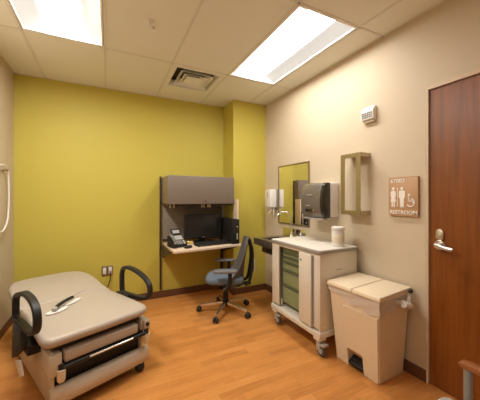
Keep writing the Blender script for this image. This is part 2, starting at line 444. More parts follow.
# bulging front panel
fp = MB(); bm = fp.bm; rows = []
prof = [(.075, .02), (.078, .0), (.098, -.014), (.125, -.02), (.155, -.016), (.18, -.002), (.190, .02), (.186, .045)]
NU = 14
for k in range(NU+1):
    u = -.31+.655*k/NU; e = abs(2*k/NU-1); bul = 1-.5*e**4
    sink = .0
    rows.append([bm.verts.new((u, .03+(y-.03)*bul, z-sink)) for z, y in prof])
for a, b_ in zip(rows, rows[1:]):
    for i in range(len(prof)-1): bm.faces.new([a[i], b_[i], b_[i+1], a[i+1]])
    bm.faces.new([a[-1], b_[-1], b_[0], a[0]])
bm.faces.new(rows[0]); bm.faces.new(rows[-1][::-1])
bmesh.ops.recalc_face_normals(bm, faces=bm.faces[:])
fp.build('front_panel', 'tan_paint', et)
# casters
for u, v in ((.292, .045), (-.26, .12), (.26, .92), (-.26, .92)):
    ca = MB().cyl((u-.032, v, .036), (u+.024, v, .036), .036, bev=.01).build('caster', 'blackrub', et)
    MB().box(u-.026, u+.026, v-.01, v+.03, .04, .074, .004).build('fork', 'black', ca)
# grab rails
def strap(k, pts): return MB().band([(k, v, z) for v, z in pts], .042, .03, (1, 0, 0), smooth=2)
gl = [(.585, .50), (.58, .57), (.578, .625), (.54, .665), (.44, .70), (.30, .738), (.20, .747), (.10, .745), (.02, .728), (-.03, .695), (-.045, .65), (-.04, .60), (.0, .56), (.06, .535), (.14, .517), (.30, .505), (.46, .495), (.555, .478)]
gl = [(.275+(v-.275)*.9, .62+(z-.62)*.92) for v, z in gl]
gr_ = strap(-.378, gl).build('grab_rail', 'black', et)
MB().prism([(.47, .50), (.25, .51), (.23, .40), (.50, .235)], -.41, -.372, 'x', .006).build('rail_mount', 'black', gr_)
o = MB().prism([(.47, .232), (.30, .30), (.235, .225), (.34, .165)], -.398, -.39, 'x', .002).build('hanging_tag', 'white', gr_); o['label'] = 'white tag hanging below the left rail'
MB().box(-.372, -.30, .25, .42, .33, .39).build('mount_arm', 'black', gr_)
gl = [(.58, .47), (.585, .55), (.585, .63), (.56, .685), (.50, .708), (.40, .713), (.27, .697), (.16, .665), (.105, .625), (.095, .57), (.12, .52), (.18, .495), (.30, .478), (.45, .465), (.55, .455)]
gr_ = strap(.412, gl).build('grab_rail', 'black', et)
MB().box(.35, .425, .40, .60, .30, .475, .012).build('rail_mount', 'black', gr_)
MB().box(.295, .36, .42, .56, .33, .39).build('mount_arm', 'black', gr_)

# handset lying on the cushion
hs = thing('hand_control', 'white two-lobed handset with a dark grip lying on the exam table cushion', 'handset', tl(-.10, .47, ZT), TH+R(8))
def lobe(cx, cy, a, L, W):
    m = MB(); o_ = [(cx+L*math.cos(q)*math.cos(a)-W*math.sin(q)*math.sin(a), cy+L*math.cos(q)*math.sin(a)+W*math.sin(q)*math.cos(a)) for q in [2*math.pi*k/28 for k in range(28)]]
    return m.pad(o_, .014, .013, .006)
lobe(-.062, -.035, R(10), .082, .036).build('paddle', 'white', hs)
lobe(.082, .048, R(20), .080, .028).build('paddle', 'white', hs)
MB().tube([(-.085, -.042, .026), (-.05, -.015, .036), (0, .022, .038), (.05, .055, .036), (.10, .085, .032)], .016, 10, ry=.012, up=(0, 0, 1), smooth=1).build('grip', 'black', hs)
MB().cyl((-.085, -.045, .014), (-.085, -.045, .042), .019, bev=.004).build('head', 'ltgrey', hs)
MB().tube([(.0, .03, .035), (-.02, .06, .02), (.02, .12, .006), (.12, .2, .006), (.28, .25, .006)], .0025, 6, smooth=3).build('lead', 'offwhite', hs)

# cords near the left wall
tag(MB().tube([(XL+.02, 2.9, .30), (XL+.05, 2.86, .24), (XL+.07, 2.80, .20), (XL+.06, 2.75, .26), (XL+.045, 2.79, .33), (XL+.03, 2.84, .30)], .006, 8, smooth=3).build('cord', 'offwhite'), 'pale loop of cord by the left wall beside the exam table', 'cord')
# hose on the left wall
t = thing('white_hose', 'thin white hose hanging in a loop on the left wall', 'hose', (XL, 3.25, 1.6))
MB().tube([(.03, -.22, .02), (.03, -.10, .05), (.03, .06, .07), (.03, .145, .02), (.03, .165, -.1), (.03, .165, -.36), (.03, .12, -.50), (.03, .0, -.575), (.03, -.15, -.56), (.03, -.22, -.4), (.03, -.22, -.1)], .008, 8, smooth=3).build('tube', 'white', t)
MB().box(.0, .05, -.24, -.16, -.02, .06, .006).build('wall_mount', 'white', t)
MB().cyl((.0, .10, .02), (.045, .10, .02), .010).build('peg', 'brass', t)

# outlet
t = thing('power_outlet', 'double wall outlet with white plug and black cord on the green wall', 'outlet', (.0, YB, .44))
MB().box(-.062, .066, -.006, 0, -.06, .062, .002).build('cover_plate', 'steel', t)
MB().box(-.05, -.012, -.012, -.006, -.04, .04, .003).build('socket', 'white', t)
MB().box(.014, .052, -.022, -.006, -.035, .045, .005).build('plug', 'white', t)
MB().tube([(.033, -.022, -.005), (.036, -.05, -.03), (.03, -.045, -.12), (.0, -.04, -.2), (-.05, -.05, -.30), (-.06, -.06, -.4), (-.07, -.1, -.43)], .006, 8, smooth=3).build('cord', 'black', t)

# ---------------------------------------------------------------- workstation
wc = thing('overhead_cabinet', 'taupe overhead cabinet with a lift-up door mounted on the green wall', 'cabinet', (.655, YB, 1.273))
cw = 1.538-.655
MB().box(0, cw, -.415, -.03, 0, .345, .003).build('body', 'cabside', wc)
dr = MB().box(-.002, cw, -.440, -.417, -.004, .349, .005).build('door', 'cabinet', wc)
MB().lathe([(0, 0), (.011, 0), (.011, .006), (.004, .008), (0, .004)], 16, Matrix.Translation((.475, -.440, .03)) @ Matrix.Rotation(R(90), 4, 'X')).build('lock', 'dark', dr)
MB().box(.01, cw-.01, -.38, -.05, -.03, -.002).build('task_light', 'dark', wc)
for x in (.03, .075, .435, .465, .52, .548):
    MB().box(x, x+.015, -.395, -.383, -.05, -.002, .003).build('clip', 'frame_paint', wc)
# wall track
t = thing('slotted_rail', 'tall thin dark brown slotted track on the green wall, left of the desk', 'wall track', (.642, YB, .11))
MB().box(-.011, .011, -.03, 0, 0, 1.525, .003).build('rail', 'dark', t)
for z in (.55, 1.16, 1.45): MB().box(-.006, .01, -.033, -.029, z, z+.05).build('slot_clip', 'black', t)
# tackboard
t = thing('tackboard', 'grey fabric panel on the wall behind the monitor', 'tackboard', (.672, YB, .79))
MB().box(0, .885, -.03, 0, 0, .44, .004).build('panel', 'tack', t)
MB().box(0, .885, -.034, 0, -.025, 0).build('bottom_rail', 'dark', t)
# desk
dk = thing('desk', 'pale wall-mounted desk with a short beige end panel under the taupe cabinet', 'desk', (0, 0, 0))
MB().prism([(.668, 2.985), (1.555, 3.085), (1.58, 3.089), (1.58, 3.18), (1.5665, 3.18), (1.5665, 3.655), (.668, 3.655)], .718, .748, 'z', .004).build('desktop', 'desk', dk)
MB().box(1.5475, 1.5655, 3.17, 3.295, .7485, 1.325, .003).build('end_panel', 'desk', dk)
for x in (.664, 1.535):
    MB().prism([(3.655, .717), (3.2, .717), (3.2, .69), (3.60, .57), (3.655, .54)], x, x+.02, 'x', .002).build('bracket', 'dark', dk)
MB().box(1.50, 1.53, 3.62, 3.652, .0, .70).build('support_post', 'dark', dk)
# monitor
mo = thing('computer_monitor', 'black flat-screen monitor on the desk under the cabinet', 'monitor', (1.155, 3.42, .748))
MB().box(-.258, .258, -.02, .025, .065, .378, .008).build('bezel', 'black', mo)
MB().box(-.243, .243, -.0215, -.0195, .092, .366).build('screen', 'screen', mo)
MB().box(-.012, .012, -.0225, -.0199, .075, .081).build('badge', 'ltgrey', mo)
MB().box(-.04, .04, .025, .05, .02, .25, .005).build('neck', 'black', mo)
MB().prism(rrect(-.14, .14, -.09, .09, .04), .001, .018, 'z', .004).build('foot', 'black', mo)
# keyboard
kb = thing('keyboard', 'black keyboard lying on the desk in front of the monitor', 'keyboard', (1.21, 3.215, .749), R(6))
MB().hexa([(-.225, -.075, 0), (.225, -.075, 0), (.225, .075, 0), (-.225, .075, 0)], [(-.223, -.073, .014), (.223, -.073, .014), (.223, .073, .026), (-.223, .073, .026)], .004).build('case', 'black', kb)
ks = MB()
for r_ in range(5):
    for k in range(15):
        x = -.21+.0282*k; y = -.058+.025*r_; z = .0165+.002*r_
        ks.hexa([(x, y, z), (x+.024, y, z), (x+.024, y+.02, z+.0015), (x, y+.02, z+.0015)], [(x+.003, y+.003, z+.007), (x+.021, y+.003, z+.007), (x+.021, y+.018, z+.0085), (x+.003, y+.018, z+.0085)])
ks.build('keys', 'black', kb)
# mouse
ms = thing('computer_mouse', 'small black mouse on the desk beside the phone', 'mouse', (.865, 3.11, .749), R(-70))
MB().pad([(.033*math.cos(a), .056*math.sin(a)) for a in [2*math.pi*k/24 for k in range(24)]], .03, .029, .018).build('shell', 'black', ms)
MB().cyl((-.004, .03, .028), (.004, .03, .028), .007).build('wheel', 'greyp', ms)
# phone
ph = thing('desk_phone', 'black desk phone with a tilted screen at the left end of the desk', 'phone', (.772, 3.27, .749), R(14)); ph.scale = (.9, .9, .92)
MB().prism([(-.10, .0), (.10, .0), (.10, .135), (.075, .145), (-.10, .035)], -.10, .10, 'x', .005).build('base', 'black', ph)
tilt = Matrix.Translation((0, -.1, .035)) @ Matrix.Rotation(math.atan2(.11, .175), 4, 'X')
hb = MB()
hb.box(-.092, -.045, .0, .055, .004, .03, .01, 2, tilt); hb.box(-.09, -.048, .05, .16, .016, .036, .008, 2, tilt); hb.box(-.092, -.045, .15, .205, .004, .03, .01, 2, tilt)
hb.build('handset', 'greyp', ph)
MB().box(-.03, .085, .10, .185, .001, .006, 0, 1, tilt).build('screen', 'ltgrey', ph)
kp = MB()
for i in range(4):
    for j in range(3): kp.box(-.03+.026*j, -.012+.026*j, .012+.02*i, .026+.02*i, .001, .007, .002, 1, tilt)
kp.build('keypad', 'ltgrey', ph)
MB().box(.055, .085, .012, .085, .001, .007, .002, 1, tilt).build('function_keys', 'ltgrey', ph)
sc = Matrix.Translation((.02, .07, .15)) @ Matrix.Rotation(R(62), 4, 'X')
MB().box(-.07, .07, 0, .085, -.012, .012, .005, 2, sc).build('display_head', 'black', ph)
MB().box(-.05, .05, .015, .06, .012, .0135, 0, 1, sc).build('display', 'ltgrey', ph)
MB().tube([(-.095, .0, .02), (-.13, -.02, .012), (-.12, -.12, .008), (-.08, -.15, .008)], .005, 6, smooth=2).build('handset_cord', 'black', ph)
# tower
pc = thing('computer_tower', 'black computer tower standing on the desk right of the monitor', 'computer', (1.49, 3.10, .749))
MB().box(-.053, .053, .008, .40, .004, .318, .004).build('case', 'black', pc)
MB().box(-.052, .052, 0, .008, .004, .318, .003).build('front_bezel', 'black', pc)
MB().box(.012, .03, -.002, 0, .06, .14).build('label_strip', 'ltgrey', pc)
MB().box(-.035, .035, -.0025, 0, .26, .275).build('drive_slot', 'black', pc)
MB().cyl((.02, -.004, .225), (.02, 0, .225), .009).build('power_button', 'ltgrey', pc)
# notes
nt_ = MB().box(-.035, .035, -.035, .035, 0, .03, .001).build('sticky_note_pad', 'yellow', loc=(.97, 3.40, .749)); tag(nt_, 'small yellow note pad on the desk between phone and monitor', 'note pad')

# ---------------------------------------------------------------- office chair (local +x is forward)
CA = math.atan2(.39, -.92)
oc = thing('office_chair', 'office chair with slate blue seat and grey mesh back on a chrome five-star base', 'office chair', (1.262, 2.905, 0), CA)
ps = [(.215, -.14), (.235, -.06), (.24, .0), (.235, .06), (.215, .14), (.17, .205), (.08, .235), (-.08, .235), (-.18, .22), (-.2, .18), (-.2, -.18), (-.18, -.22), (-.08, -.235), (.08, -.235), (.17, -.205)]
MB().pad(ps, .452, .075, .035, lambda x, y: -.015*max(0, x-.1)/.14 - .012*(1-min(1, abs(y)/.2))).build('seat', 'bluefab', oc)
MB().box(-.16, .14, -.15, .15, .335, .378, .012).build('seat_pan', 'black', oc)
# backrest panel, curved round the sitter and leaning back
bk = MB(); bm = bk.bm; NV, NH = 14, 12; F_, B_ = [], []
def bx_(z, s):
    q = (z-.33)/.55
    lean = -.205-.065*q+.02*math.sin(q*math.pi)
    return lean + s*s*(.03+.21*(1-q)**3)
for i in range(NV+1):
    q = i/NV; z = .33+.55*q; hw = (.25-.07*q) * (1 if q < .85 else 1-.25*((q-.85)/.15)**2)
    F_.append([bm.verts.new((bx_(z, -1+2*k/NH)+.010, hw*(-1+2*k/NH), z)) for k in range(NH+1)])
    B_.append([bm.verts.new((bx_(z, -1+2*k/NH)-.010, hw*(-1+2*k/NH), z)) for k in range(NH+1)])
for i in range(NV):
    for k in range(NH):
        bm.faces.new([F_[i][k], F_[i][k+1], F_[i+1][k+1], F_[i+1][k]]); bm.faces.new([B_[i][k], B_[i+1][k], B_[i+1][k+1], B_[i][k+1]])
    bm.faces.new([F_[i][0], F_[i+1][0], B_[i+1][0], B_[i][0]]); bm.faces.new([F_[i][NH], B_[i][NH], B_[i+1][NH], F_[i+1][NH]])
for k in range(NH): bm.faces.new([F_[0][k], B_[0][k], B_[0][k+1], F_[0][k+1]]); bm.faces.new([F_[NV][k], F_[NV][k+1], B_[NV][k+1], B_[NV][k]])
bmesh.ops.recalc_face_normals(bm, faces=bm.faces[:])
bko = bk.build('backrest', 'mesh', oc)
for s in (-1, 1):
    MB().tube([(-.225, s*.10, .34), (-.275, s*.10, .37), (-.305, s*.10, .55), (-.315, s*.095, .72), (-.275, s*.09, .868)], .018, 8, ry=.018, up=(0, 1, 0), smooth=2).build('back_frame', 'black', oc)
MB().box(-.345, -.333, -.05, .05, .47, .62, .003).build('back_tag', 'white', oc)
MB().box(-.30, -.12, -.03, .03, .32, .345, .006).build('back_arm', 'black', oc)
for s in (-1, 1):
    ar = MB().tube([(-.02, s*.22, .335), (-.03, s*.275, .35), (-.045, s*.28, .44), (-.045, s*.278, .535)], .016, 8, ry=.022, up=(1, 0, 0), smooth=2).build('arm_post', 'black', oc)
    MB().pad([(a+.005, b_+s*.272) for a, b_ in rrect(-.13, .13, -.042, .042, .035)], .562, .03, .012).build('arm_pad', 'greyp', ar)
MB().cyl((0, 0, .11), (0, 0, .22), .03).cyl((0, 0, .2), (0, 0, .336), .02).build('gas_lift', 'black', oc)
MB().lathe([(0, .075), (.035, .075), (.042, .09), (.042, .125), (.03, .135), (0, .135)], 20).build('hub', 'black', oc)
pa = math.atan2(3.04-2.91, .97-1.245)
for k in range(5):
    a = pa+k*2*math.pi/5 - CA; ca_, sa_ = math.cos(a), math.sin(a)
    rt = Matrix.Rotation(a, 4, 'Z')
    lg = MB().hexa([(.03, -.02, .09), (.03, .02, .09), (.03, .02, .128), (.03, -.02, .128)], [(.305, -.015, .066), (.305, .015, .066), (.305, .015, .09), (.305, -.015, .09)], .007, 2, rt).build('base_leg', 'alu', oc)
    cs = MB()
    for s in (-1, 1): cs.cyl((.315*ca_-s*.008*sa_, .315*sa_+s*.008*ca_, .03), (.315*ca_-s*.028*sa_, .315*sa_+s*.028*ca_, .03), .03, bev=.006)
    cs.box(.295, .33, -.008, .008, .03, .066, .003, 1, rt)
    cs.build('caster', 'blackrub', lg)

# ---------------------------------------------------------------- sink, mirror, dispensers on the right wall
sk = thing('mounted_sink', 'wall-hung stainless hand sink in the corner, behind the white cart', 'sink', (XR, 2.655, .85))
b = MB(); x0, x1, y0, y1 = -.455, -.001, -.215, .235
b.box(x0, x0+.012, y0, y1, -.075, .0, .003); b.box(x0+.012, x1, y1-.012, y1, -.075, 0, .003); b.box(x0+.012, x1, y0, y0+.012, -.075, 0, .003)
b.build('apron', 'darksteel', sk)  # stainless apron, its shade put into the darker steel colour
tp = MB(); bx0, bx1, by0, by1 = -.39, -.14, -.15, .14
for a in ((x0, bx0, y0, y1), (bx1, x1, y0, y1), (bx0, bx1, y0, by0), (bx0, bx1, by1, y1)): tp.box(*a, 0, .006)
tp.build('rim', 'steel', sk)
bs = MB()
bs.box(bx0, bx1, by0, by1, -.16, -.155); bs.box(bx0-.004, bx0, by0, by1, -.16, 0); bs.box(bx1, bx1+.004, by0, by1, -.16, 0); bs.box(bx0, bx1, by0-.004, by0, -.16, 0); bs.box(bx0, bx1, by1, by1+.004, -.16, 0)
bs.build('bowl', 'steel', sk)
MB().box(-.012, -.001, -.215, .235, .006, .115, .003).build('backsplash', 'mirror', sk)
fa = thing('faucet', 'chrome gooseneck faucet standing on the hand sink under the mirror', 'faucet', (1.99, 2.60, .857))
MB().lathe([(0, 0), (.028, 0), (.028, .02), (.02, .03), (.016, .08), (0, .08)], 20).build('body', 'polished', fa)
MB().tube([(0, 0, .07), (0, 0, .2), (0, .01, .27), (-.03, .03, .32), (-.09, .06, .325), (-.14, .09, .28), (-.15, .095, .24)], .007, 10, smooth=3).build('spout', 'polished', fa)
MB().tube([(0, -.015, .06), (-.01, -.06, .075), (-.015, -.085, .08)], .007, 8, smooth=1).build('lever', 'polished', fa)
for dy in (-.10,):
    MB().lathe([(0, 0), (.02, 0), (.018, .03), (.013, .05), (0, .05)], 16, Matrix.Translation((.02, dy, 0))).build('side_valve', 'polished', fa)

mi = thing('mirror', 'rectangular steel-framed mirror on the right wall above the sink', 'mirror', (XR, 2.688, 1.39))
mw, mh = .307, .38
f = MB()
for s in (-1, 1):
    f.box(-.018, -.001, *sorted((s*mw, s*(mw-.016))), -mh, mh, .002); f.box(-.018, -.001, -mw+.016, mw-.016, *sorted((s*mh, s*(mh-.016))), .002)
f.build('frame', 'mframe', mi)
MB().box(-.010, -.001, -mw+.016, mw-.016, -mh+.016, mh-.016).build('glass', 'mirror', mi, False)

sd = thing('soap_dispenser', 'white wall soap dispenser in the corner left of the mirror', 'soap dispenser', (XR, 3.085, 1.335))
MB().box(-.03, -.001, -.065, .075, -.125, .13, .004).build('back_plate', 'ltgrey', sd)
MB().prism([(-.031, -.07), (-.105, -.07), (-.122, -.055), (-.122, .02), (-.031, .02)], -.118, .125, 'z', .010, 3).build('cover', 'white', sd)
MB().prism([(-.04, .021), (-.105, .021), (-.118, .035), (-.115, .08), (-.04, .085)], -.115, .118, 'z', .008).build('side_pod', 'offwhite', sd)
MB().box(-.124, -.106, -.006, .018, .02, .10, .002).build('window', 'ltgrey', sd)
MB().tube([(-.08, -.03, -.115), (-.085, -.03, -.15), (-.10, -.02, -.18), (-.11, .0, -.20)], .008, 8, smooth=2).build('nozzle', 'white', sd)
MB().tube([(-.06, -.04, -.11), (-.06, -.055, -.17), (-.07, -.06, -.21), (-.06, -.04, -.235), (-.05, -.03, -.21)], .006, 8, smooth=2).build('push_lever', 'white', sd)
MB().box(-.075, -.03, -.05, .0, -.15, -.118, .004).build('pump', 'ltgrey', sd)

td = thing('towel_dispenser', 'smoky grey paper towel dispenser on the right wall beside the mirror', 'paper towel dispenser', (XR, 2.105, 1.312))
MB().box(-.12, -.001, -.155, .155, -.155, .19, .016, 3).build('back_housing', 'white', td)
prof = [(-.121, -.165), (-.19, -.165), (-.215, -.13), (-.232, -.06), (-.236, .02), (-.228, .1), (-.205, .165), (-.17, .188), (-.121, .190)]
MB().prism(prof, -.13, .155, 'y', .006).build('cover', 'smoke', td)
MB().prism([(a if a > -.15 else a*.985, z*.985) for a, z in prof], -.156, -.131, 'y', .004).build('side_window', 'smokedk', td)
MB().box(-.205, -.13, -.14, .15, -.182, -.167, .003).build('tear_bar', 'ltgrey', td)
MB().box(-.2405, -.234, -.02, .075, -.105, -.075, .002).build('vent_slot', 'smokedk', td)
MB().cyl((-.243, -.05, -.088), (-.225, -.05, -.088), .011).build('lock', 'polished', td)
MB().box(-.2395, -.2345, .01, .07, -.045, -.037).build('badge', 'ltgrey', td)
MB().box(-.2405, -.2335, -.03, .055, .062, .070).build('badge', 'ltgrey', td)

gb = thing('glove_box_holder', 'empty antique brass glove box holder on the right wall beside the sign', 'glove box holder', (XR, 1.705, 1.47))
f = MB(); xw = .13; gy_, gz_ = .108, .275
for s in (-1, 1):
    f.box(-xw, -xw+.003, *sorted((s*gy_, s*(gy_-.046))), -gz_, gz_); f.box(-xw, -xw+.003, -gy_+.046, gy_-.046, *sorted((s*gz_, s*(gz_-.04))))
f.build('front_frame', 'brass', gb)
MB().box(-xw+.0035, -.001, -gy_, gy_, gz_-.003, gz_).box(-xw+.0035, -.001, -gy_, -gy_+.003, gz_-.035, gz_-.003).build('top_bracket', 'brass', gb)
MB().box(-xw+.0035, -.001, -gy_, gy_, -gz_, -gz_+.003).box(-xw+.0035, -.001, -gy_, -gy_+.003, -gz_+.003, -gz_+.04).build('bottom_tray', 'brass', gb)
for z in (-gz_+.02, gz_-.02):
    MB().cyl((-.02, 0, z*.9), (-.001, 0, z*.9), .008).build('screw', 'dark', gb)

al = thing('mounted_alarm', 'small white sounder box high on the right wall above the brass holder', 'alarm', (XR, 1.598, 2.078))
MB().prism([(0, .068), (-.022, .072), (-.052, .03), (-.046, -.04), (-.02, -.05), (0, -.05)], -.062, .062, 'y', .005).build('housing', 'white', al)
MB().box(-.03, -.001, -.055, .055, -.066, -.0505, .004).build('base_plate', 'offwhite', al)
gm = MB()
for i in range(6):
    for j in range(3): gm.cyl((-.0535+.002*j, -.045+.018*i, .012-.018*j), (-.04, -.045+.018*i, .012-.018*j), .0078, n=8)
gm.build('grille', 'greyp', al)

# restroom sign
sg = thing('restroom_sign', 'tan restroom sign with white figures on the wall beside the door', 'sign', (XR, 1.30, 1.36))
MB().box(-.02, -.001, -.114, .114, -.152, .152, .003).build('plate', 'sign', sg)
b = MB()
for s in (-1, 1):
    b.box(-.021, -.0195, *sorted((s*.114, s*.109)), -.152, .152); b.box(-.021, -.0195, -.109, .109, *sorted((s*.152, s*.147)))
b.build('border', 'sign', sg)
def text_part(txt, y, z, size, parent, width=None):
    cu = bpy.data.curves.new('txt', 'FONT'); cu.body = txt; cu.size = size; cu.extrude = .0012; cu.align_x = 'LEFT'; cu.resolution_u = 3; cu.offset = .0006
    ob = bpy.data.objects.new('txt', cu); C.objects.link(ob)
    bpy.context.view_layer.update()
    me = bpy.data.meshes.new_from_object(ob.evaluated_get(bpy.context.evaluated_depsgraph_get()))
    bpy.data.objects.remove(ob); bpy.data.curves.remove(cu)
    xs_ = [v.co.x for v in me.vertices]; w_ = max(xs_)-min(xs_); k = width/w_ if width else 1
    # text x -> -y of the wall, text y -> z, text z -> -x
    me.transform(Matrix(((0, 0, -1, -.0212), (-k, 0, 0, y), (0, 1, 0, z), (0, 0, 0, 1))) )
    me.materials.clear(); me.materials.append(M['signwhite']); me.name = 'lettering'
    o = bpy.data.objects.new('lettering', me); C.objects.link(o); o.parent = parent
    return o
o = text_part('67007', .100, .108, .044, sg, .118); o['label'] = 'raised white room number 67007'
o = text_part('RESTROOM', .106, -.138, .042, sg, .212); o['label'] = 'raised white word RESTROOM'
XS = -.0225
def disc(m, y, z, r): m.cyl((XS, y, z), (-.0195, y, z), r, n=16)
def poly(m, pts): m.prism(pts, XS, -.0195, 'x')
wm = MB(); cy_ = .075; disc(wm, cy_, .062, .012)
poly(wm, [(cy_-.014, .046), (cy_+.014, .046), (cy_+.022, .03), (cy_+.02, -.005), (cy_+.014, -.002), (cy_+.022, -.045), (cy_-.022, -.045), (cy_-.014, -.002), (cy_-.02, -.005), (cy_-.022, .03)])
for s in (-1, 1): wm.box(XS, -.0195, cy_+s*.008-.005, cy_+s*.008+.005, -.085, -.0452)
wm.build('woman_figure', 'signwhite', sg)
mn = MB(); cy_ = .005; disc(mn, cy_, .062, .012)
poly(mn, [(cy_-.018, .046), (cy_+.018, .046), (cy_+.024, .038), (cy_+.024, -.01), (cy_+.016, -.012), (cy_+.014, -.085), (cy_+.002, -.085), (cy_, -.03), (cy_-.002, -.085), (cy_-.014, -.085), (cy_-.016, -.012), (cy_-.024, -.01), (cy_-.024, .038)])
mn.build('man_figure', 'signwhite', sg)
MB().box(XS, -.0195, .0385, .0425, -.08, .07).build('divider_line', 'signwhite', sg)
wh = MB(); disc(wh, -.05, .012, .009)
wh.tube([(XS+.001, -.048, .0), (XS+.001, -.05, -.035), (XS+.001, -.078, -.037), (XS+.001, -.088, -.062)], .005, 6)
wh.tube([(XS+.001, -.062+.03*math.cos(a), -.048+.03*math.sin(a)) for a in [R(95+q*26) for q in range(10)]], .004, 6)
wh.build('wheelchair_figure', 'signwhite', sg)

# ---------------------------------------------------------------- supply cart
ct = thing('supply_cart', 'white medical supply cart with green drawers on casters by the right wall', 'cart', (1.60, 1.70, 0))
D = .44; W_ = .72           # depth along x, width along y
MB().prism(rrect(-.018, D+.005, -.018, W_+.012, .025), .876, .902, 'z', .004).build('top_edge', 'edge', ct)
MB().prism(rrect(-.010, D, -.010, W_+.005, .022), .9021, .908, 'z', .003).build('worktop', 'carttop', ct)
b = MB()
b.box(0, D, 0, .018, .215, .875, .004)             # near side
b.box(0, D, W_-.018, W_, .215, .875, .004)         # far side
b.box(D-.012, D, .018, W_-.018, .215, .875)        # rear
b.box(0, .02, .018, .10, .235, .875, .003)         # near stile
b.box(0, .02, W_-.12, W_-.018, .235, .875, .003)   # far stile
b.box(0, .02, .10, W_-.12, .848, .875, .003)       # head rail
b.build('body', 'cart', ct)
MB().box(-.012, D+.003, -.008, W_+.008, .165, .2145, .006).build('base_plate', 'cart', ct)
b = MB().box(.075, D-.014, .255, .262, .216, .846); b.build('divider', 'cart', ct)
hts = [.05, .05, .05, .085, .155, .19]; z = .842
for i, hh in enumerate(hts):
    z0 = z-hh
    if z0 < .218: z0 = .218
    q = MB().box(.048, .062, .264, W_-.122, z0+.006, z-.004, .003)
    q.box(.062, D-.02, .27, W_-.128, z0+.01, z-.012)
    dq = q.build('drawer', 'greend', ct)
    MB().box(.036, .0478, .275, W_-.133, z-.014, z-.006, .002).build('pull', 'darksteel', dq)
    z = z0
MB().tube([(.03, W_-.135, .24), (.03, W_-.135, .30)], .006, 8).build('door_stop', 'cart', ct)
dd = MB().box(-.026, -.004, .085, .245, .236, .856, .004).build('door', 'cart', ct)
MB().cyl((-.031, .215, .79), (-.025, .215, .79), .009).build('lock', 'greyp', dd)
MB().box(-.016, -.004, .077, .0835, .25, .85).build('hinge', 'edge', dd)
MB().box(.18, .26, -.0015, .0, .722, .728).build('name_plate', 'edge', ct)
for x, y in ((.035, .035), (.035, W_-.05), (D-.05, .035), (D-.05, W_-.05)):
    cb = MB().box(x-.04, x+.04, y-.03, y+.045, .135, .163, .006).build('caster_mount', 'cart', ct)
    f = MB().box(x-.024, x-.017, y-.02, y+.025, .05, .134, .003).box(x+.017, x+.024, y-.02, y+.025, .05, .134, .003).build('fork', 'ltgrey', cb)
    wl = MB().cyl((x-.014, y-.012, .05), (x+.014, y-.012, .05), .05, bev=.008).build('wheel', 'tyre', cb); MB().cyl((x-.0165, y-.012, .05), (x+.0165, y-.012, .05), .026, bev=.003).build('hub', 'ltgrey', wl)
    MB().box(x-.03, x+.03, y-.065, y-.025, .10, .118, .004).build('brake_pedal', 'ltgrey', cb)

cn = thing('wipes_canister', 'white wipes canister standing on the cart top under the towel dispenser', 'canister', (1.885, 1.775, .909))
MB().lathe([(0, 0), (.052, 0), (.055, .004), (.055, .14), (.05, .146), (0, .146)], 28).build('tub', 'white', cn)
MB().lathe([(0, .1465), (.056, .1465), (.057, .15), (.056, .172), (.05, .178), (0, .178)], 28).build('lid', 'white', cn)
MB().lathe([(.0552, .035), (.0556, .036), (.0556, .105), (.0552, .106)], 28).build('wrap_label', 'offwhite', cn)

# ---------------------------------------------------------------- step-on bin
bn = thing('trash_can', 'beige step-on trash can with a two-piece lid beside the door', 'trash can', (1.88, 1.46, 0), R(3))
def taper(m, x0, x1, y0, y1, z0, X0, X1, Y0, Y1, z1, bev): return m.hexa([(x0,y0,z0),(x1,y0,z0),(x1,y1,z0),(x0,y1,z0)], [(X0,Y0,z1),(X1,Y0,z1),(X1,Y1,z1),(X0,Y1,z1)], bev)
BX0, BX1, BY0, BY1 = -.125, .165, -.18, .20      # foot
TX0, TX1, TY0, TY1 = -.205, .165, -.225, .205      # rim
def at_z(z):
    q = z/.625; return [a+(b_-a)*q for a, b_ in zip((BX0, BX1, BY0, BY1), (TX0, TX1, TY0, TY1))]
m = MB(); pz = .155; py0, py1 = -.062, .085       # pedal recess
a0 = at_z(0); a1 = at_z(pz); a2 = at_z(.625)
inset = .07
# lower block pieces around the pedal recess, then upper body
def slab(ya0, ya1, yb0, yb1, xi=0.):
    m.hexa([(a0[0]+xi, ya0, .002), (a0[1], ya0, .002), (a0[1], ya1, .002), (a0[0]+xi, ya1, .002)], [(a1[0]+xi, yb0, pz), (a1[1], yb0, pz), (a1[1], yb1, pz), (a1[0]+xi, yb1, pz)])
slab(a0[2], py0, a1[2], py0); slab(py1, a0[3], py1, a1[3]); slab(py0, py1, py0, py1, inset)
m.hexa([(a1[0], a1[2], pz), (a1[1], a1[2], pz), (a1[1], a1[3], pz), (a1[0], a1[3], pz)], [(a2[0], a2[2], .625), (a2[1], a2[2], .625), (a2[1], a2[3], .625), (a2[0], a2[3], .625)])
m.build('body', 'bin', bn)
p = MB(); e = .012
p.hexa([(a1[0]-e, a1[2]+.006, pz), (a1[0], a1[2]+.006, pz), (a1[0], py1, pz), (a1[0]-e, py1, pz)], [(at_z(.5)[0]-e, at_z(.5)[2]+.006, .5), (at_z(.5)[0], at_z(.5)[2]+.006, .5), (at_z(.5)[0], py1, .5), (at_z(.5)[0]-e, py1, .5)])
p.hexa([(a0[0]-e, a0[2]+.006, .004), (a0[0], a0[2]+.006, .004), (a0[0], py0, .004), (a0[0]-e, py0, .004)], [(a1[0]-e, a1[2]+.006, pz), (a1[0], a1[2]+.006, pz), (a1[0], py0, pz), (a1[0]-e, py0, pz)])
p.build('front_panel', 'bin', bn)
lid = MB()
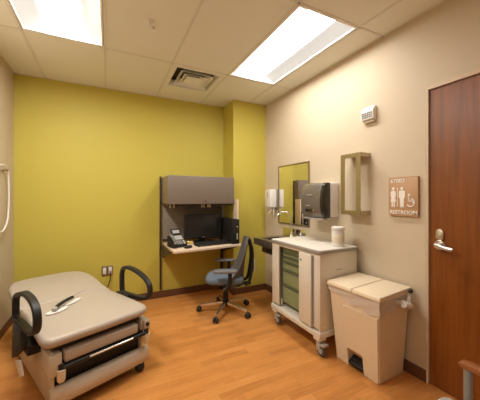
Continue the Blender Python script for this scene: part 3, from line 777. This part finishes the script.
def lidpart(y0, y1): lid.hexa([(TX0-.022, y0, .632), (TX1+.012, y0, .632), (TX1+.012, y1, .632), (TX0-.022, y1, .632)], [(TX0-.014, y0+.004, .662), (TX1+.008, y0+.004, .676), (TX1+.008, y1-.004, .676), (TX0-.014, y1-.004, .662)], .005)
lidpart(-.246, -.02); lidpart(-.018, .222)
lid.build('lid', 'bin', bn)
MB().cyl((TX1-.03, -.262, .655), (TX1-.03, -.247, .655), .016).cyl((TX1-.03, -.247, .655), (TX1-.03, -.2, .655), .008).build('hinge_pin', 'black', bn)
pd = MB().hexa([(a0[0]-.02, py0+.008, .025), (a0[0]+.06, py0+.008, .04), (a0[0]+.06, py1-.008, .04), (a0[0]-.02, py1-.008, .025)], [(a0[0]-.02, py0+.008, .045), (a0[0]+.06, py0+.008, .075), (a0[0]+.06, py1-.008, .075), (a0[0]-.02, py1-.008, .045)], .006)
pd.build('pedal', 'black', bn)
# liner folded over the rim under the lid
ln = MB(); bm = ln.bm; loop = []
corner = [(TX0, TY1), (TX0, TY0), (TX1, TY0), (TX1, TY1)]
per = []
for i in range(4):
    p0, p1 = Vector(corner[i]), Vector(corner[(i+1) % 4])
    for k in range(16): per.append((p0.lerp(p1, k/16), i, k/16))
rows = []
NL = 5
for (p, side, u) in per:
    # how far the skirt hangs down at this point
    if side == 0: dr_ = .035+.075*math.sin(min(1, u*1.25)*math.pi/2) + .01*math.sin(u*17)
    elif side == 1: dr_ = .11-.045*u + .012*math.sin(u*21)
    else: dr_ = .05
    col_ = []
    for k in range(NL+1):
        z = .629-dr_*k/NL; q = at_z(z); cx_, cy2 = (q[0]+q[1])/2, (q[2]+q[3])/2
        sx = (q[1]-q[0])/(TX1-TX0); sy = (q[3]-q[2])/(TY1-TY0); tcx, tcy = (TX0+TX1)/2, (TY0+TY1)/2
        off = .009+.004*math.sin(k*1.7+u*13+side)
        x = cx_+(p.x-tcx)*sx; y = cy2+(p.y-tcy)*sy
        dx = (p.x-tcx)/(TX1-TX0)*2; dy = (p.y-tcy)/(TY1-TY0)*2
        x += off*(1 if dx > .99 else -1 if dx < -.99 else 0); y += off*(1 if dy > .99 else -1 if dy < -.99 else 0)
        col_.append(bm.verts.new((x, y, z)))
    rows.append(col_)
for a, b_ in zip(rows, rows[1:]+rows[:1]):
    for k in range(NL): bm.faces.new([a[k], b_[k], b_[k+1], a[k+1]])
bmesh.ops.recalc_face_normals(bm, faces=bm.faces[:])
lt = thing('bin_liner', 'white plastic liner folded over the rim of the beige trash can, knotted', 'bin liner', (1.88, 1.46, 0), R(3))
ln.build('skirt', 'liner', lt)
kn = MB().lathe([(0, -.035), (.02, -.028), (.028, 0), (.02, .02), (.01, .04), (.026, .075), (.0, .068)], 12, Matrix.Translation((.075, -.272, .565)) @ Matrix.Rotation(R(-70), 4, 'Y'))
kn.tube([(-.02, -.24, .60), (.03, -.25, .58), (.075, -.262, .57), (.11, -.255, .60), (.125, -.245, .625)], .016, 8, smooth=2)
kn.build('knot', 'liner', lt)

# ---------------------------------------------------------------- guest chair beside the camera
gc = thing('guest_chair', 'guest chair with a wooden arm on a grey metal leg by the brown door', 'chair', (1.14, .35, 0))
sw = .56
MB().pad(rrect(-.25, .258, -.24, .335, .04), .455, .075, .03).build('seat', 'ltgrey', gc)
for s in (-1, 1):
    MB().cyl((s*.285, .255, 0), (s*.285, .255, .6), .0165).build('leg', 'legmetal', gc)
    MB().tube([(s*.285, -.27, 0), (s*.285, -.25, .45), (s*.285, -.30, .85)], .0165, 12).build('leg', 'legmetal', gc)
    MB().prism([(-.27, .600), (.268, .600), (.284, .610), (.28, .622), (.25, .627), (-.27, .627)], s*.285-.024, s*.285+.024, 'x', .006).build('arm', 'armwood', gc)
    MB().box(*sorted((s*.285, s*.2)), -.2, -.17, .355, .379).build('side_rail', 'legmetal', gc)
    MB().box(*sorted((s*.285, s*.2)), .19, .22, .355, .379).build('side_rail', 'legmetal', gc)
MB().hexa([(-.25, -.285, .50), (.25, -.285, .50), (.25, -.24, .50), (-.25, -.24, .50)], [(-.25, -.345, .88), (.25, -.345, .88), (.25, -.305, .88), (-.25, -.305, .88)], .015, 3).build('backrest', 'ltgrey', gc)
MB().box(-.285, .285, -.29, -.27, .60, .63).build('back_rail', 'legmetal', gc)

# ---------------------------------------------------------------- camera, world, view
cam = bpy.data.cameras.new('camera'); co = bpy.data.objects.new('camera', cam); C.objects.link(co)
co.location = (0, 0, 1.352); co.rotation_euler = (R(90), 0, -.4563)
cam.sensor_width = 36; cam.lens = 266.3/480*36; cam.shift_x = 2/480; cam.shift_y = -2.55/480; cam.clip_start = .02
bpy.context.scene.camera = co
wd = bpy.data.worlds.new('world'); bpy.context.scene.world = wd; wd.use_nodes = True
wd.node_tree.nodes['Background'].inputs[0].default_value = (1, .9, .78, 1); wd.node_tree.nodes['Background'].inputs[1].default_value = .02
vs = bpy.context.scene.view_settings
vs.view_transform = 'Standard'; vs.look = 'None'; vs.gamma = 1; vs.exposure = 1.2; vs.use_curve_mapping = False
